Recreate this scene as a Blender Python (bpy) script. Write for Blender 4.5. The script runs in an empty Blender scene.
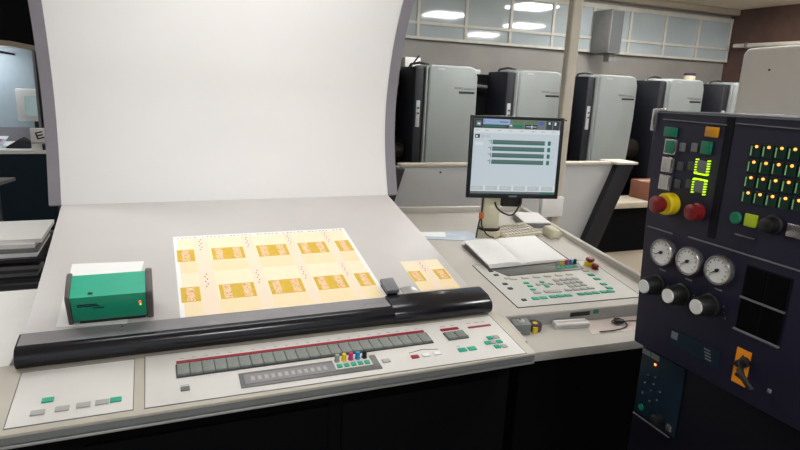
import bpy, bmesh, math, random
from mathutils import Vector, Matrix
R = math.radians
C = bpy.context.scene.collection
random.seed(4)

# ------------------------------------------------------------------ materials
def lin(c):
    c = c / 255.0
    return c / 12.92 if c <= 0.04045 else ((c + 0.055) / 1.055) ** 2.4

def mat(name, rgb, rough=0.5, metal=0.0, var=0.06, scale=14.0, bump=0.0, bscale=60.0, emit=None, spec=0.5, ior=None, coat=0.0):
    m = bpy.data.materials.new(name); m.use_nodes = True
    nt = m.node_tree; N = nt.nodes; L = nt.links
    b = N['Principled BSDF']
    col = [lin(v) for v in rgb]
    tc = N.new('ShaderNodeTexCoord')
    nz = N.new('ShaderNodeTexNoise'); nz.inputs['Scale'].default_value = scale; nz.inputs['Detail'].default_value = 4
    L.new(tc.outputs['Object'], nz.inputs['Vector'])
    rp = N.new('ShaderNodeValToRGB')
    rp.color_ramp.elements[0].position = 0.3; rp.color_ramp.elements[1].position = 0.7
    rp.color_ramp.elements[0].color = [v * (1 - var) for v in col] + [1]
    rp.color_ramp.elements[1].color = [min(1, v * (1 + var)) for v in col] + [1]
    L.new(nz.outputs['Fac'], rp.inputs['Fac'])
    L.new(rp.outputs['Color'], b.inputs['Base Color'])
    b.inputs['Roughness'].default_value = rough
    b.inputs['Metallic'].default_value = metal
    b.inputs['Specular IOR Level'].default_value = spec
    if ior: b.inputs['IOR'].default_value = ior
    if coat: b.inputs['Coat Weight'].default_value = coat; b.inputs['Coat Roughness'].default_value = 0.1
    if bump:
        n2 = N.new('ShaderNodeTexNoise'); n2.inputs['Scale'].default_value = bscale
        L.new(tc.outputs['Object'], n2.inputs['Vector'])
        bp = N.new('ShaderNodeBump'); bp.inputs['Strength'].default_value = bump; bp.inputs['Distance'].default_value = 0.01
        L.new(n2.outputs['Fac'], bp.inputs['Height']); L.new(bp.outputs['Normal'], b.inputs['Normal'])
    if emit:
        b.inputs['Emission Color'].default_value = [lin(v) for v in emit[0]] + [1]
        b.inputs['Emission Strength'].default_value = emit[1]
    return m

def ornament_mat():
    m = bpy.data.materials.new('ornament_print'); m.use_nodes = True
    nt = m.node_tree; N = nt.nodes; L = nt.links; b = N['Principled BSDF']
    tc = N.new('ShaderNodeTexCoord')
    v = N.new('ShaderNodeTexNoise'); v.inputs['Scale'].default_value = 95; v.inputs['Detail'].default_value = 1.5; v.inputs['Distortion'].default_value = 2.5
    L.new(tc.outputs['Object'], v.inputs['Vector'])
    rp = N.new('ShaderNodeValToRGB'); e = rp.color_ramp.elements
    e[0].position = 0.40; e[0].color = [lin(x) for x in (203, 140, 96)] + [1]
    e[1].position = 0.60; e[1].color = [lin(x) for x in (236, 196, 120)] + [1]
    k = e.new(0.5); k.color = [lin(x) for x in (248, 226, 190)] + [1]
    L.new(v.outputs['Fac'], rp.inputs['Fac']); L.new(rp.outputs['Color'], b.inputs['Base Color'])
    b.inputs['Roughness'].default_value = 0.5
    return m

def stripe_mat():
    m = bpy.data.materials.new('pink_wood_print'); m.use_nodes = True
    nt = m.node_tree; N = nt.nodes; L = nt.links; b = N['Principled BSDF']
    tc = N.new('ShaderNodeTexCoord')
    w = N.new('ShaderNodeTexWave'); w.wave_type = 'BANDS'; w.bands_direction = 'X'
    w.inputs['Scale'].default_value = 90; w.inputs['Distortion'].default_value = 3; w.inputs['Detail'].default_value = 2
    L.new(tc.outputs['Object'], w.inputs['Vector'])
    rp = N.new('ShaderNodeValToRGB'); e = rp.color_ramp.elements
    e[0].color = [lin(x) for x in (240, 218, 192)] + [1]; e[1].color = [lin(x) for x in (244, 228, 204)] + [1]
    L.new(w.outputs['Fac'], rp.inputs['Fac']); L.new(rp.outputs['Color'], b.inputs['Base Color'])
    b.inputs['Roughness'].default_value = 0.5
    return m

M = {}
def mk(key, *a, **k): M[key] = mat(key, *a, **k)
mk('reflector', (224, 221, 218), 0.42, var=0.015, scale=3)
mk('table', (196, 192, 189), 0.45, var=0.02, scale=5)
mk('trim', (128, 124, 130), 0.5, var=0.04)
mk('cream', (196, 190, 176), 0.5, var=0.03)
mk('panel_white', (222, 220, 215), 0.42, var=0.015)
mk('fascia', (122, 126, 124), 0.5, var=0.04)
mk('black', (14, 14, 16), 0.5, var=0.2)
mk('body_black', (5, 5, 7), 0.8, var=0.2, spec=0.12)
mk('bar', (24, 24, 30), 0.2, var=0.1)
mk('ledge', (138, 136, 139), 0.4, var=0.06)
mk('key', (128, 134, 128), 0.5, var=0.12, scale=120)
mk('display', (104, 106, 102), 0.3, var=0.1, scale=40)
mk('red', (150, 22, 46), 0.35)
mk('teal', (38, 172, 140), 0.5)
mk('greykey', (176, 176, 172), 0.5)
mk('darkgrey', (70, 72, 74), 0.5)
mk('silver', (190, 190, 188), 0.3, metal=0.6)
mk('green_box', (6, 150, 114), 0.38, var=0.05)
mk('green_top', (14, 176, 140), 0.42, var=0.05)
mk('capblack', (84, 78, 76), 0.45)
mk('paper', (238, 238, 236), 0.6, var=0.015)
mk('paper_cream', (244, 230, 198), 0.5, var=0.02, scale=30)
mk('paper_cream2', (242, 222, 180), 0.5, var=0.02, scale=30)
mk('yellow_print', (216, 176, 44), 0.5, var=0.06, scale=60)
mk('mark', (150, 90, 84), 0.6)
mk('blue_paper', (176, 190, 204), 0.4, var=0.12, scale=18)
mk('desk', (196, 192, 184), 0.5, var=0.02)
mk('deskpanel', (208, 208, 202), 0.45, var=0.015)
mk('inkyellow', (235, 205, 30), 0.35); mk('inkmagenta', (200, 50, 120), 0.35); mk('inkcyan', (30, 140, 200), 0.35); mk('inkblack', (16, 16, 18), 0.35); mk('inksilver', (170, 170, 165), 0.3, metal=0.5)
mk('estop_red', (126, 26, 30), 0.35); mk('estop_yellow', (226, 196, 24), 0.4)
mk('monitor_black', (16, 16, 18), 0.35)
mk('oldplastic', (206, 200, 172), 0.5, var=0.03)
mk('navy', (37, 36, 56), 0.5, var=0.06, spec=0.2)
mk('navy_dark', (15, 15, 24), 0.5, var=0.1, spec=0.15)
mk('glass_black', (4, 4, 6), 0.4, spec=0.08)
mk('keypad', (20, 38, 50), 0.45, spec=0.2)
mk('steel', (170, 168, 170), 0.25, metal=0.8)
mk('dial', (226, 228, 226), 0.5)
mk('btn_green', (20, 120, 88), 0.4)
mk('btn_orange', (216, 150, 24), 0.4)
mk('btn_lime', (176, 200, 30), 0.4)
mk('btn_grey', (112, 114, 120), 0.5)
mk('warn', (240, 150, 24), 0.5)
mk('led_amber', (255, 190, 120), 0.4, emit=((255, 130, 50), 3.0))
mk('led_lime', (200, 255, 60), 0.4, emit=((190, 240, 30), 1.0))
mk('led_red', (255, 80, 60), 0.4, emit=((255, 70, 60), 1.5))
mk('led_green', (60, 255, 120), 0.4, emit=((80, 220, 100), 1.0))
mk('led_slot', (150, 210, 150), 0.4)
mk('led_cell', (16, 52, 40), 0.3)
mk('cover', (138, 144, 142), 0.45, var=0.03, scale=4)
mk('cover_edge', (178, 182, 182), 0.4)
mk('col_navy', (17, 19, 28), 0.5)
mk('hoodgrey', (214, 211, 206), 0.5, var=0.02)
mk('guard', (192, 194, 194), 0.5, var=0.03, scale=3)
mk('pillar', (204, 198, 184), 0.6, var=0.03)
mk('wall', (144, 140, 134), 0.35, var=0.10, scale=2.2)
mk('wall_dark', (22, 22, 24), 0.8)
mk('wall_brown', (84, 62, 54), 0.6, var=0.2, scale=6)
mk('ceiling', (238, 226, 206), 0.8, var=0.05)
mk('floor', (150, 138, 122), 0.55, var=0.08, scale=3)
mk('pane', (168, 178, 180), 0.055, var=0.10, scale=1.6, ior=1.75)
mk('mullion', (196, 192, 180), 0.5)
mk('duct', (128, 126, 124), 0.45, metal=0.2, var=0.06)
mk('lampwhite', (245, 245, 240), 0.5, emit=((252, 251, 250), 32.0))
mk('tubelamp', (250, 250, 250), 0.5, emit=((255, 252, 246), 3.0))
mk('booth_fill_glow', (250, 250, 250), 0.5, emit=((235, 246, 255), 26.0))
mk('booth_wall', (156, 168, 176), 0.6, var=0.03)
mk('cardboard', (132, 84, 64), 0.7, var=0.08)
mk('platform', (176, 166, 148), 0.6)
mk('rail', (120, 120, 122), 0.35, metal=0.5)
mk('roller', (48, 42, 36), 0.25, metal=0.5)
mk('cable', (18, 16, 16), 0.5); mk('cable_orange', (190, 96, 50), 0.5)
mk('pinkpaper', (222, 208, 202), 0.6)
mk('plumpaper', (206, 196, 192), 0.6)
mk('sheetgrey', (128, 128, 128), 0.6, var=0.1)
mk('purple', (62, 46, 70), 0.4)
M['ornament'] = ornament_mat(); M['stripe'] = stripe_mat()
# screen colours: they give off light
def scr(key, rgb, s=0.8):
    m = bpy.data.materials.new(key); m.use_nodes = True
    nt = m.node_tree; b = nt.nodes['Principled BSDF']
    b.inputs['Base Color'].default_value = (0.02, 0.02, 0.02, 1); b.inputs['Roughness'].default_value = 0.25
    b.inputs['Emission Color'].default_value = [lin(v) for v in rgb] + [1]; b.inputs['Emission Strength'].default_value = s
    M[key] = m
scr('s_bg', (202, 214, 222)); scr('s_light', (222, 228, 230)); scr('s_grey', (104, 116, 118)); scr('s_green', (20, 112, 92)); scr('s_blue', (150, 176, 214))
scr('s_dark', (44, 56, 62)); scr('s_royal', (70, 90, 190)); scr('s_lime', (90, 120, 80)); scr('s_btn', (190, 198, 200)); scr('s_barg', (84, 108, 106)); scr('s_crt', (150, 172, 172), 0.7)

# ------------------------------------------------------------------ builders
class G:
    def __init__(s): s.v = []; s.f = []; s.m = []
    def add(s, vs, fs, m=0):
        o = len(s.v); s.v += [tuple(v) for v in vs]; s.f += [tuple(i + o for i in f) for f in fs]; s.m += [m] * len(fs); return s
    def box(s, x0, x1, y0, y1, z0, z1, m=0):
        return s.add([(x0,y0,z0),(x1,y0,z0),(x1,y1,z0),(x0,y1,z0),(x0,y0,z1),(x1,y0,z1),(x1,y1,z1),(x0,y1,z1)],
                     [(3,2,1,0),(4,5,6,7),(0,1,5,4),(1,2,6,5),(2,3,7,6),(3,0,4,7)], m)
    def hexa(s, bot, top, m=0):
        return s.add(list(bot) + list(top), [(3,2,1,0),(4,5,6,7),(0,1,5,4),(1,2,6,5),(2,3,7,6),(3,0,4,7)], m)
    def prism(s, poly, axis, a, b, m=0):
        def P(p, t):
            return {'x': (t, p[0], p[1]), 'y': (p[0], t, p[1]), 'z': (p[0], p[1], t)}[axis]
        n = len(poly)
        fs = [tuple(range(n))[::-1], tuple(range(n, 2 * n))] + [(i, (i + 1) % n, n + (i + 1) % n, n + i) for i in range(n)]
        return s.add([P(p, a) for p in poly] + [P(p, b) for p in poly], fs, m)
    def lathe(s, prof, c=(0,0,0), axis='z', n=24, m=0):
        # prof: list of (radius, height along axis); capped
        vs = []; fs = []
        def P(r, h, a):
            u, w = r * math.cos(a), r * math.sin(a)
            q = {'z': (u, w, h), 'x': (h, u, w), 'y': (u, h, w)}[axis]
            return (c[0] + q[0], c[1] + q[1], c[2] + q[2])
        for r, h in prof:
            for i in range(n): vs.append(P(r, h, 2 * math.pi * i / n))
        for k in range(len(prof) - 1):
            for i in range(n):
                j = (i + 1) % n
                fs.append((k*n+i, k*n+j, (k+1)*n+j, (k+1)*n+i))
        fs.append(tuple(range(n))[::-1]); fs.append(tuple(range((len(prof)-1)*n, len(prof)*n)))
        return s.add(vs, fs, m)
    def tube(s, pts, r, n=8, m=0):
        pts = [Vector(p) for p in pts]; vs = []; fs = []
        up = Vector((0.13, 0.21, 0.97)).normalized()
        for i, p in enumerate(pts):
            t = (pts[min(i+1, len(pts)-1)] - pts[max(i-1, 0)]).normalized()
            a = t.cross(up)
            if a.length < 1e-3: a = t.cross(Vector((1, 0, 0)))
            a.normalize(); b = t.cross(a)
            for k in range(n):
                q = 2 * math.pi * k / n; vs.append(p + a * r * math.cos(q) + b * r * math.sin(q))
        for i in range(len(pts) - 1):
            for k in range(n):
                j = (k + 1) % n; fs.append((i*n+k, i*n+j, (i+1)*n+j, (i+1)*n+k))
        fs.append(tuple(range(n))[::-1]); fs.append(tuple(range((len(pts)-1)*n, len(pts)*n)))
        return s.add(vs, fs, m)
    def build(s, name, mats, parent=None, loc=(0,0,0), rot=(0,0,0), bevel=0, seg=2, smooth=False):
        me = bpy.data.meshes.new(name); me.from_pydata(s.v, [], s.f); me.update()
        for i, p in enumerate(me.polygons): p.material_index = s.m[i]
        bm = bmesh.new(); bm.from_mesh(me)
        bmesh.ops.recalc_face_normals(bm, faces=bm.faces)
        if bevel:
            es = [e for e in bm.edges if len(e.link_faces) == 2 and e.calc_face_angle(0) > R(28)]
            bmesh.ops.bevel(bm, geom=es, offset=bevel, segments=seg, profile=0.5, affect='EDGES', clamp_overlap=True)
        bm.to_mesh(me); bm.free()
        if not isinstance(mats, (list, tuple)): mats = [mats]
        for k in mats: me.materials.append(M[k])
        o = bpy.data.objects.new(name, me); C.objects.link(o)
        if smooth or bevel:
            for p in me.polygons: p.use_smooth = True
            try: me.set_sharp_from_angle(angle=R(40))
            except Exception: pass
        o.parent = parent; o.location = loc; o.rotation_euler = rot
        return o

def spline(pts, k=6):
    out = []; P = [Vector(p) for p in pts]
    for i in range(len(P) - 1):
        p0, p1, p2, p3 = P[max(i-1, 0)], P[i], P[i+1], P[min(i+2, len(P)-1)]
        for j in range(k):
            t = j / k
            out.append(0.5 * ((2*p1) + (p2-p0)*t + (2*p0-5*p1+4*p2-p3)*t*t + (3*p1-p0-3*p2+p3)*t**3))
    out.append(P[-1]); return [tuple(v) for v in out]

def tag(o, label, cat, group=None):
    o['label'] = label; o['category'] = cat
    if group: o['group'] = group
    return o
def thing(name, label, cat, loc=(0,0,0), rot=(0,0,0), group=None):
    o = bpy.data.objects.new(name, None); C.objects.link(o); o.empty_display_size = 0.1
    o.location = loc; o.rotation_euler = rot
    return tag(o, label, cat, group)
def struct(o): o['kind'] = 'structure'; return o
def copy_tree(o, parent=None):
    c = o.copy(); C.objects.link(c); c.parent = parent
    for ch in list(o.children): copy_tree(ch, c)
    return c
def dup(o, loc, parent):
    c = o.copy(); C.objects.link(c); c.parent = parent; c.location = loc; return c

# ------------------------------------------------------------------ camera
CAMZ = 1.7
cam = bpy.data.objects.new('camera', bpy.data.cameras.new('camera')); C.objects.link(cam)
cam.data.sensor_width = 36.0; cam.data.lens = 590 / 800 * 36.0; cam.data.clip_start = 0.05
y, p, r = R(22.8), R(13.5), R(2.6)
fw = Vector((math.sin(y)*math.cos(p), math.cos(y)*math.cos(p), -math.sin(p)))
rt = Vector((math.cos(y), -math.sin(y), 0)); up = rt.cross(fw)
rt2 = rt*math.cos(r) + up*math.sin(r); up2 = -rt*math.sin(r) + up*math.cos(r)
mw = Matrix((rt2, up2, -fw)).transposed().to_4x4(); mw.translation = (0, 0, CAMZ)
cam.matrix_world = mw
bpy.context.scene.camera = cam

# ------------------------------------------------------------------ the room
CEIL = 2.92
struct(G().box(-6, 7.75, -3, 9.1, -0.1, 0).build('floor', 'floor'))
struct(G().box(-6, 7.75, -3, 9.1, CEIL, CEIL+0.1).build('ceiling', 'ceiling'))
struct(G().box(0.9, 7.75, 6.5, 6.65, 0, CEIL).build('wall_back', 'wall'))
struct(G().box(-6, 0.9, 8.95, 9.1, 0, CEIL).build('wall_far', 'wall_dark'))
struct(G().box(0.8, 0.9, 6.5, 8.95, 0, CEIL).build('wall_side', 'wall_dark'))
struct(G().box(-6.1, -6, -3, 9.1, 0, CEIL).build('wall_left', 'wall_dark'))
struct(G().box(7.75, 7.9, -3, 6.65, 0, CEIL).build('wall_right', 'wall_brown'))
# a beam along the head of the glazing
struct(G().box(0.9, 7.75, 6.36, 6.5, 2.84, CEIL).build('trim_1', 'platform', bevel=0.01))
# glazed band over the presses
x0 = 2.21; pitch = 0.612
win = struct(bpy.data.objects.new('window_1', None)); C.objects.link(win); win.location = (2.2, 6.47, 2.2)
g = G()
x1 = x0 + pitch * 9
g.box(x0-0.02, x1+0.02, -0.03, 0.03, 0.0, 0.03); g.box(x0-0.02, x1+0.02, -0.03, 0.03, 0.165, 0.195); g.box(x0-0.02, x1+0.02, -0.03, 0.03, 0.545, 0.60)
for i in range(10): g.box(x0+pitch*i-0.018, x0+pitch*i+0.018, -0.028, 0.03, 0, 0.57)
fr = g.build('window_frame', 'mullion', win, loc=(-2.2, 0, 0))
k = 0
for i in range(9):
    for (a, b) in ((0.03, 0.165), (0.195, 0.545)):
        G().box(x0+pitch*i+0.018, x0+pitch*(i+1)-0.018, -0.012, 0.0, a, b).build('pane', 'pane', win, loc=(-2.2, 0, 0))

# ceiling lights (the first ones reflect in the glazing, the later ones are added fill)
def ceiling_light(x, yy, w, d, label):
    t = thing('ceiling_light', label, 'ceiling light', (x, yy, CEIL-0.06), group='ceiling lights')
    g = G()
    for (a, b, c_, d_) in ((-w/2-0.03, w/2+0.03, -d/2-0.03, -d/2), (-w/2-0.03, w/2+0.03, d/2, d/2+0.03), (-w/2-0.03, -w/2, -d/2, d/2), (w/2, w/2+0.03, -d/2, d/2)):
        g.box(a, b, c_, d_, 0, 0.06)
    g.build('light_frame', 'pillar', t)
    G().box(-w/2+0.002, w/2-0.002, -d/2+0.002, d/2-0.002, -0.03, 0.058).build('diffuser', 'lampwhite', t)
for (x, yy) in ((4.6, 3.5), (7.0, 0.63), (6.5, 3.0), (5.1, 5.3), (6.9, 4.6), (2.7, 1.1), (0.5, -0.7), (-1.6, 3.2), (3.0, 4.6)):  # later entries are unseen lamps added to brighten desks, left side and aisle
    ceiling_light(x, yy, 0.55, 0.55, 'square white ceiling light over the press room')

# wall box and brown panelling at the right
t = thing('ventilation_box', 'grey metal box hanging in front of the glazing beside the pillar', 'box', (5.38, 6.33, 2.18))
G().box(-0.13, 0.06, -0.24, 0.10, 0, 0.52).build('housing', 'duct', t, bevel=0.01)
G().box(-0.12, 0.05, -0.248, -0.24, 0.02, 0.50).build('shade_plate', 'darkgrey', t)  # thin dark plate paints the shaded front face of the box
G().box(-0.05, 0.03, -0.18, -0.08, -0.10, 0.0).build('outlet', 'duct', t)
t = thing('pipe', 'pale horizontal pipe in front of the brown wall at right', 'pipe', (7.66, 4.0, 2.42))
G().tube([(0, -1.5, 0.0), (0, 0, 0), (0, 2.3, 0)], 0.03, 12).build('pipe_run', 'pillar', t, smooth=True)
for yy in (-1.0, 0.6, 2.1): G().box(-0.035, 0.09, yy-0.02, yy+0.02, -0.035, 0.035).build('bracket', 'trim', t)

# pillar
t = thing('pillar', 'cream square pillar behind the monitor', 'pillar', (2.56, 3.35, 0))
G().box(-0.032, 0.046, -0.05, 0.01, 0.0, CEIL).build('shaft', 'pillar', t, bevel=0.012)
G().box(-0.15, 0.03, -0.09, -0.05, 0.85, 0.99).build('socket_box', 'paper', t, bevel=0.008)
G().box(-0.004, 0.006, -0.056, -0.05, 1.50, 1.51).build('screw', 'darkgrey', t)

# ------------------------------------------------------------------ press units in a row
PLAT = 0.5; PZ = 0.565
t = thing('platform', 'cream step platform running along the foot of the presses', 'platform', (4.4, 5.0, 0))
G().box(-2.6, 3.0, -0.2, 0.17, PLAT, PZ).build('tread', 'platform', t, bevel=0.008)
G().box(-2.6, 3.0, -0.14, -0.11, 0.0, PLAT).build('riser', 'body_black', t)
t = thing('machine_plinth', 'long black plinth carrying the row of grey press units', 'plinth', (4.4, 5.2, 0))
G().box(-2.6, 2.95, 0.0, 1.1, PLAT-0.05, PLAT).build('base_plate', 'body_black', t)
G().box(-2.55, 2.9, 0.03, 1.05, 0.0, PLAT-0.05).build('base_frame', 'body_black', t)

def press_unit(x, label):
    t = thing('press_unit', label, 'printing press', (x, 5.2, PLAT), group='printing units in a row')
    G().box(-0.455, 0.50, 0.42, 1.10, 0, 1.33).build('body', 'body_black', t, bevel=0.02)
    G().box(-0.125, -0.022, 0.03, 0.42, 0, 1.36).build('side_column', 'col_navy', t, bevel=0.02)
    hw = 1.385
    G().prism([(0.0, 0), (0.47, 0), (0.512, 0.55), (0.535, 0.95), (0.53, hw-0.10), (0.505, hw-0.02), (0.45, hw), (0.03, hw), (0.0, hw-0.03)], 'y', 0.0, 0.42).build('cover', 'cover', t, bevel=0.018, seg=3)
    G().box(-0.022, 0.0, 0.01, 0.4, 0, hw-0.02).build('cover_edge', 'cover', t, bevel=0.008)
    pl = G().box(-0.105, -0.065, 0.018, 0.03, 0.80, 1.05).build('control_plate', 'cover_edge', t, bevel=0.004)
    b = G().lathe([(0.011, 0), (0.010, -0.008)], (0, 0.018, 0), 'y', 12).build('button', 'darkgrey', pl, loc=(-0.085, 0, 0.98))
    dup(b, (-0.085, 0, 0.93), pl)
    pt = G().box(0.33, 0.50, -0.0025, 0.0005, 1.128, 1.148, 0).box(0.28, 0.375, -0.0022, 0.0005, 1.17, 1.188, 1).box(0.385, 0.50, -0.0022, 0.0005, 1.166, 1.18, 1)
    pt.build('nameplate', ['col_navy', 'duct'], t)
    G().box(0.09, 0.17, -0.002, 0.001, hw-0.045, hw-0.03).build('badge', 'cover_edge', t)
    G().tube([(-0.45, 0.36, 1.22), (-0.16, 0.36, 1.20)], 0.018, 10).build('guard_rail', 'rail', t, smooth=True)
    G().lathe([(0.13, -0.45), (0.13, -0.14)], (0, 0.32, 0.55), 'x', 28).build('roller', 'roller', t, smooth=True)
    G().box(-0.42, -0.36, 0.405, 0.425, 0.86, 0.89).box(-0.31, -0.25, 0.405, 0.425, 0.85, 0.885).build('indicator_plate', 'darkgrey', t)
    G().tube([(-0.09, 0.28, 1.34), (-0.07, 0.28, 1.385), (0.02, 0.27, 1.405), (0.12, 0.27, 1.39)], 0.012, 8).build('air_hose', 'cable', t, smooth=True)
    G().box(-0.45, -0.2, 0.44, 0.56, 1.33, 1.375).build('top_tray', 'cover_edge', t, bevel=0.006)
    return t
names = ['large grey press unit nearest the white hood, left of the monitor', 'grey press unit standing straight behind the monitor, left of the pillar',
         'grey press unit just right of the cream pillar', 'grey press unit behind the navy cabinet with a small tin on top',
         'half hidden press unit at the far right end of the row']
for i, n in enumerate(names): press_unit(2.41 + 1.006*i, n)
# things on the presses
t = thing('carton', 'small white carton standing on top of the leftmost press unit', 'box', (2.45, 5.78, PLAT+1.33))
G().box(-0.085, 0.085, -0.1, 0.1, 0, 0.13).build('box_body', 'paper', t, bevel=0.006)
G().tube([(-0.03, -0.105, 0.03), (0.06, -0.11, 0.15)], 0.008, 6).build('strap', 'cable', t)
t = thing('tin', 'small beige tin with purple lid on top of a press unit', 'tin', (6.33, 5.78, PLAT+1.33))
G().lathe([(0.065, 0), (0.068, 0.005), (0.068, 0.12), (0.065, 0.125)], (0,0,0), 'z', 24).build('can', 'oldplastic', t, smooth=True)
G().lathe([(0.072, 0.125), (0.072, 0.155), (0.06, 0.16)], (0,0,0), 'z', 24).build('lid', 'purple', t, smooth=True)
t = thing('antenna', 'thin black rod standing on the press unit beside the pillar', 'rod', (4.27, 5.5, PLAT+1.36))
G().lathe([(0.02, 0), (0.02, 0.03), (0.008, 0.04), (0.008, 0.28), (0.012, 0.285), (0.012, 0.32)], (0,0,0), 'z', 10).build('rod', 'cable', t, smooth=True)
t = thing('cardboard_crate', 'brown cardboard box on the cream press platform', 'box', (5.14, 4.98, PZ))
G().box(-0.18, 0.18, -0.14, 0.14, 0, 0.20).build('box_body', 'cardboard', t, bevel=0.005)
G().box(-0.182, 0.182, -0.03, 0.03, 0.195, 0.2015).build('tape', 'platform', t)

# low guard panel with sloping black ends
t = thing('guard_panel', 'long low grey guard panel with sloping black ends behind the desk', 'panel', (2.5, 3.85, 0))
G().prism([(-1.25, 0), (0.62, 0), (1.02, 1.125), (-0.92, 1.125)], 'y', 0, 0.05).build('sheet_panel', 'guard', t, bevel=0.006)
G().prism([(0.56, 0), (0.74, 0), (1.19, 1.13), (1.02, 1.13)], 'y', -0.06, 0.10).build('end_plate', 'col_navy', t, bevel=0.006)
G().prism([(-1.40, 0), (-1.22, 0), (-0.885, 1.12), (-1.02, 1.12)], 'y', -0.06, 0.10).build('end_plate', 'col_navy', t, bevel=0.006)
G().box(-0.9, 1.02, -0.015, 0.065, 1.12, 1.145).build('top_rail', 'pillar', t, bevel=0.006)
G().box(0.98, 1.20, -0.09, 0.13, 1.13, 1.15).build('cap', 'pillar', t, bevel=0.005)
G().lathe([(0.008, 0), (0.008, -0.006)], (-0.58, 0, 1.08), 'y', 12).build('screw', 'darkgrey', t)

# pale machine cover at the far right
t = thing('machine_cover', 'large plain pale grey machine cover behind the navy cabinet', 'machine', (2.15, 1.0, 0))
G().prism([(-0.6, 0), (0.725, 0), (0.725, 1.87), (0.71, 1.892), (-0.6, 1.925)], 'x', 0, 0.7).build('cover', 'hoodgrey', t, bevel=0.012, seg=3)
G().lathe([(0.004, 0), (0.004, -0.004)], (0, 0.6, 1.81), 'x', 12).build('screw', 'darkgrey', t)

# ------------------------------------------------------------------ main console
XL, XR = -0.351, 1.014
con = thing('press_console', 'large press control console with white curved hood, sloping viewing table and key strip', 'console', (0.35, 2.0, 0))
def cl(x, yy, z): return (x-0.35, yy-2.0, z)
OFF = (-0.35, -2.0, 0)
G().box(-0.36, 1.03, 1.47, 2.62, 0.0, 0.86).build('cabinet', 'body_black', con, loc=OFF, bevel=0.01)
G().box(-0.2, 0.42, 1.46, 1.475, 0.12, 0.80).build('cabinet_door', 'body_black', con, loc=OFF, bevel=0.004)
G().box(0.46, 0.98, 1.46, 1.475, 0.12, 0.80).build('cabinet_door', 'body_black', con, loc=OFF, bevel=0.004)
# side cheek under the table
for (xa, xb) in ((XL-0.0, XL+0.03), (XR-0.02, XR+0.01)):
    G().prism([(1.66, 0.84), (2.6, 0.84), (2.6, 1.15), (1.70, 0.965)], 'x', xa, xb).build('side_cheek', 'cream', con, loc=OFF)
# table
TY, TZ = 1.731, 1.0
tab = G().box(XL, XR, 0.0, 0.872, -0.03, 0.0).build('viewing_table', 'table', con, loc=cl(0, TY, TZ), rot=(R(12), 0, 0), bevel=0.002)
# hood
prof = spline([(2.578, 1.18), (2.61, 1.28), (2.637, 1.39), (2.649, 1.505), (2.645, 1.62), (2.622, 1.735), (2.590, 1.844), (2.545, 1.948), (2.485, 2.05), (2.41, 2.14), (2.30, 2.225), (2.16, 2.29)], 5)
def shell(x0, x1, th, fwd=0.0):
    g = G(); n = len(prof); vs = []
    for i, q in enumerate(prof):
        a = Vector(prof[min(i+1, n-1)]) - Vector(prof[max(i-1, 0)]); a.normalize()
        nx = Vector((a[1], -a[0]))   # away from the reader
        f = Vector(q) - nx*fwd; b = Vector(q) + nx*th
        vs += [(x0, f[0], f[1]), (x1, f[0], f[1]), (x1, b[0], b[1]), (x0, b[0], b[1])]
    fs = []
    for i in range(n-1):
        o = i*4; q = o+4
        fs += [(o, o+1, q+1, q), (o+1, o+2, q+2, q+1), (o+2, o+3, q+3, q+2), (o+3, o, q, q+3)]
    fs += [(0, 1, 2, 3), ((n-1)*4+3, (n-1)*4+2, (n-1)*4+1, (n-1)*4)]
    return g.add(vs, fs)
shell(XL, XR, 0.015).build('reflector', 'reflector', con, loc=OFF, smooth=True)
shell(XL-0.042, XL, 0.03, 0.004).build('hood_frame', 'trim', con, loc=OFF, smooth=True)
shell(XR, XR+0.048, 0.04, 0.004).build('hood_frame', 'trim', con, loc=OFF, smooth=True)
hs = G().box(XL-0.06, XR+0.05, 1.88, 2.18, 2.31, 2.40).build('lamp_housing', 'trim', con, loc=OFF, bevel=0.01)
for yy in (1.96, 2.08):
    G().lathe([(0.018, XL+0.05), (0.018, XR-0.05)], (0, yy, 2.285), 'x', 16).build('lamp_tube', 'tubelamp', hs, smooth=True)
# stop bar
bp = [(1.736, 0.985), (1.736, 1.0000), (1.690, 0.9955), (1.668, 0.993), (1.655, 0.989), (1.645, 0.978), (1.642, 0.963), (1.645, 0.950), (1.655, 0.938), (1.70, 0.935)]
sb = G().prism(bp, 'x', -0.362, 1.03).build('stop_bar', 'bar', con, loc=OFF, smooth=True)
G().prism([(1.7355, 0.996), (1.7355, 1.0014), (1.672, 0.9950), (1.672, 0.990)], 'x', -0.358, 0.684).build('bar_ledge', 'ledge', sb)  # flat top of the black bar, its gloss put into the grey
G().prism([(1.745, 0.98), (1.742, 1.0065), (1.725, 1.0075), (1.672, 0.999), (1.648, 0.987), (1.637, 0.97), (1.639, 0.945), (1.66, 0.937), (1.74, 0.935)], 'x', 0.685, 1.052).build('bar_end', 'bar', sb, bevel=0.008)
mk_ = G()
for i in range(9): mk_.box(0.60+i*0.008, 0.606+i*0.008, 1.7, 1.703, 0.996, 0.9985)
mk_.build('bar_lettering', 'btn_grey', sb)
G().lathe([(0.003, 0), (0.003, 0.003)], (-0.11, 1.715, 0.9990), 'z', 10).build('screw', 'steel', sb)
G().lathe([(0.003, 0), (0.003, 0.003)], (-0.112, 1.700, 0.9975), 'z', 10).build('screw', 'steel', sb)
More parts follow.
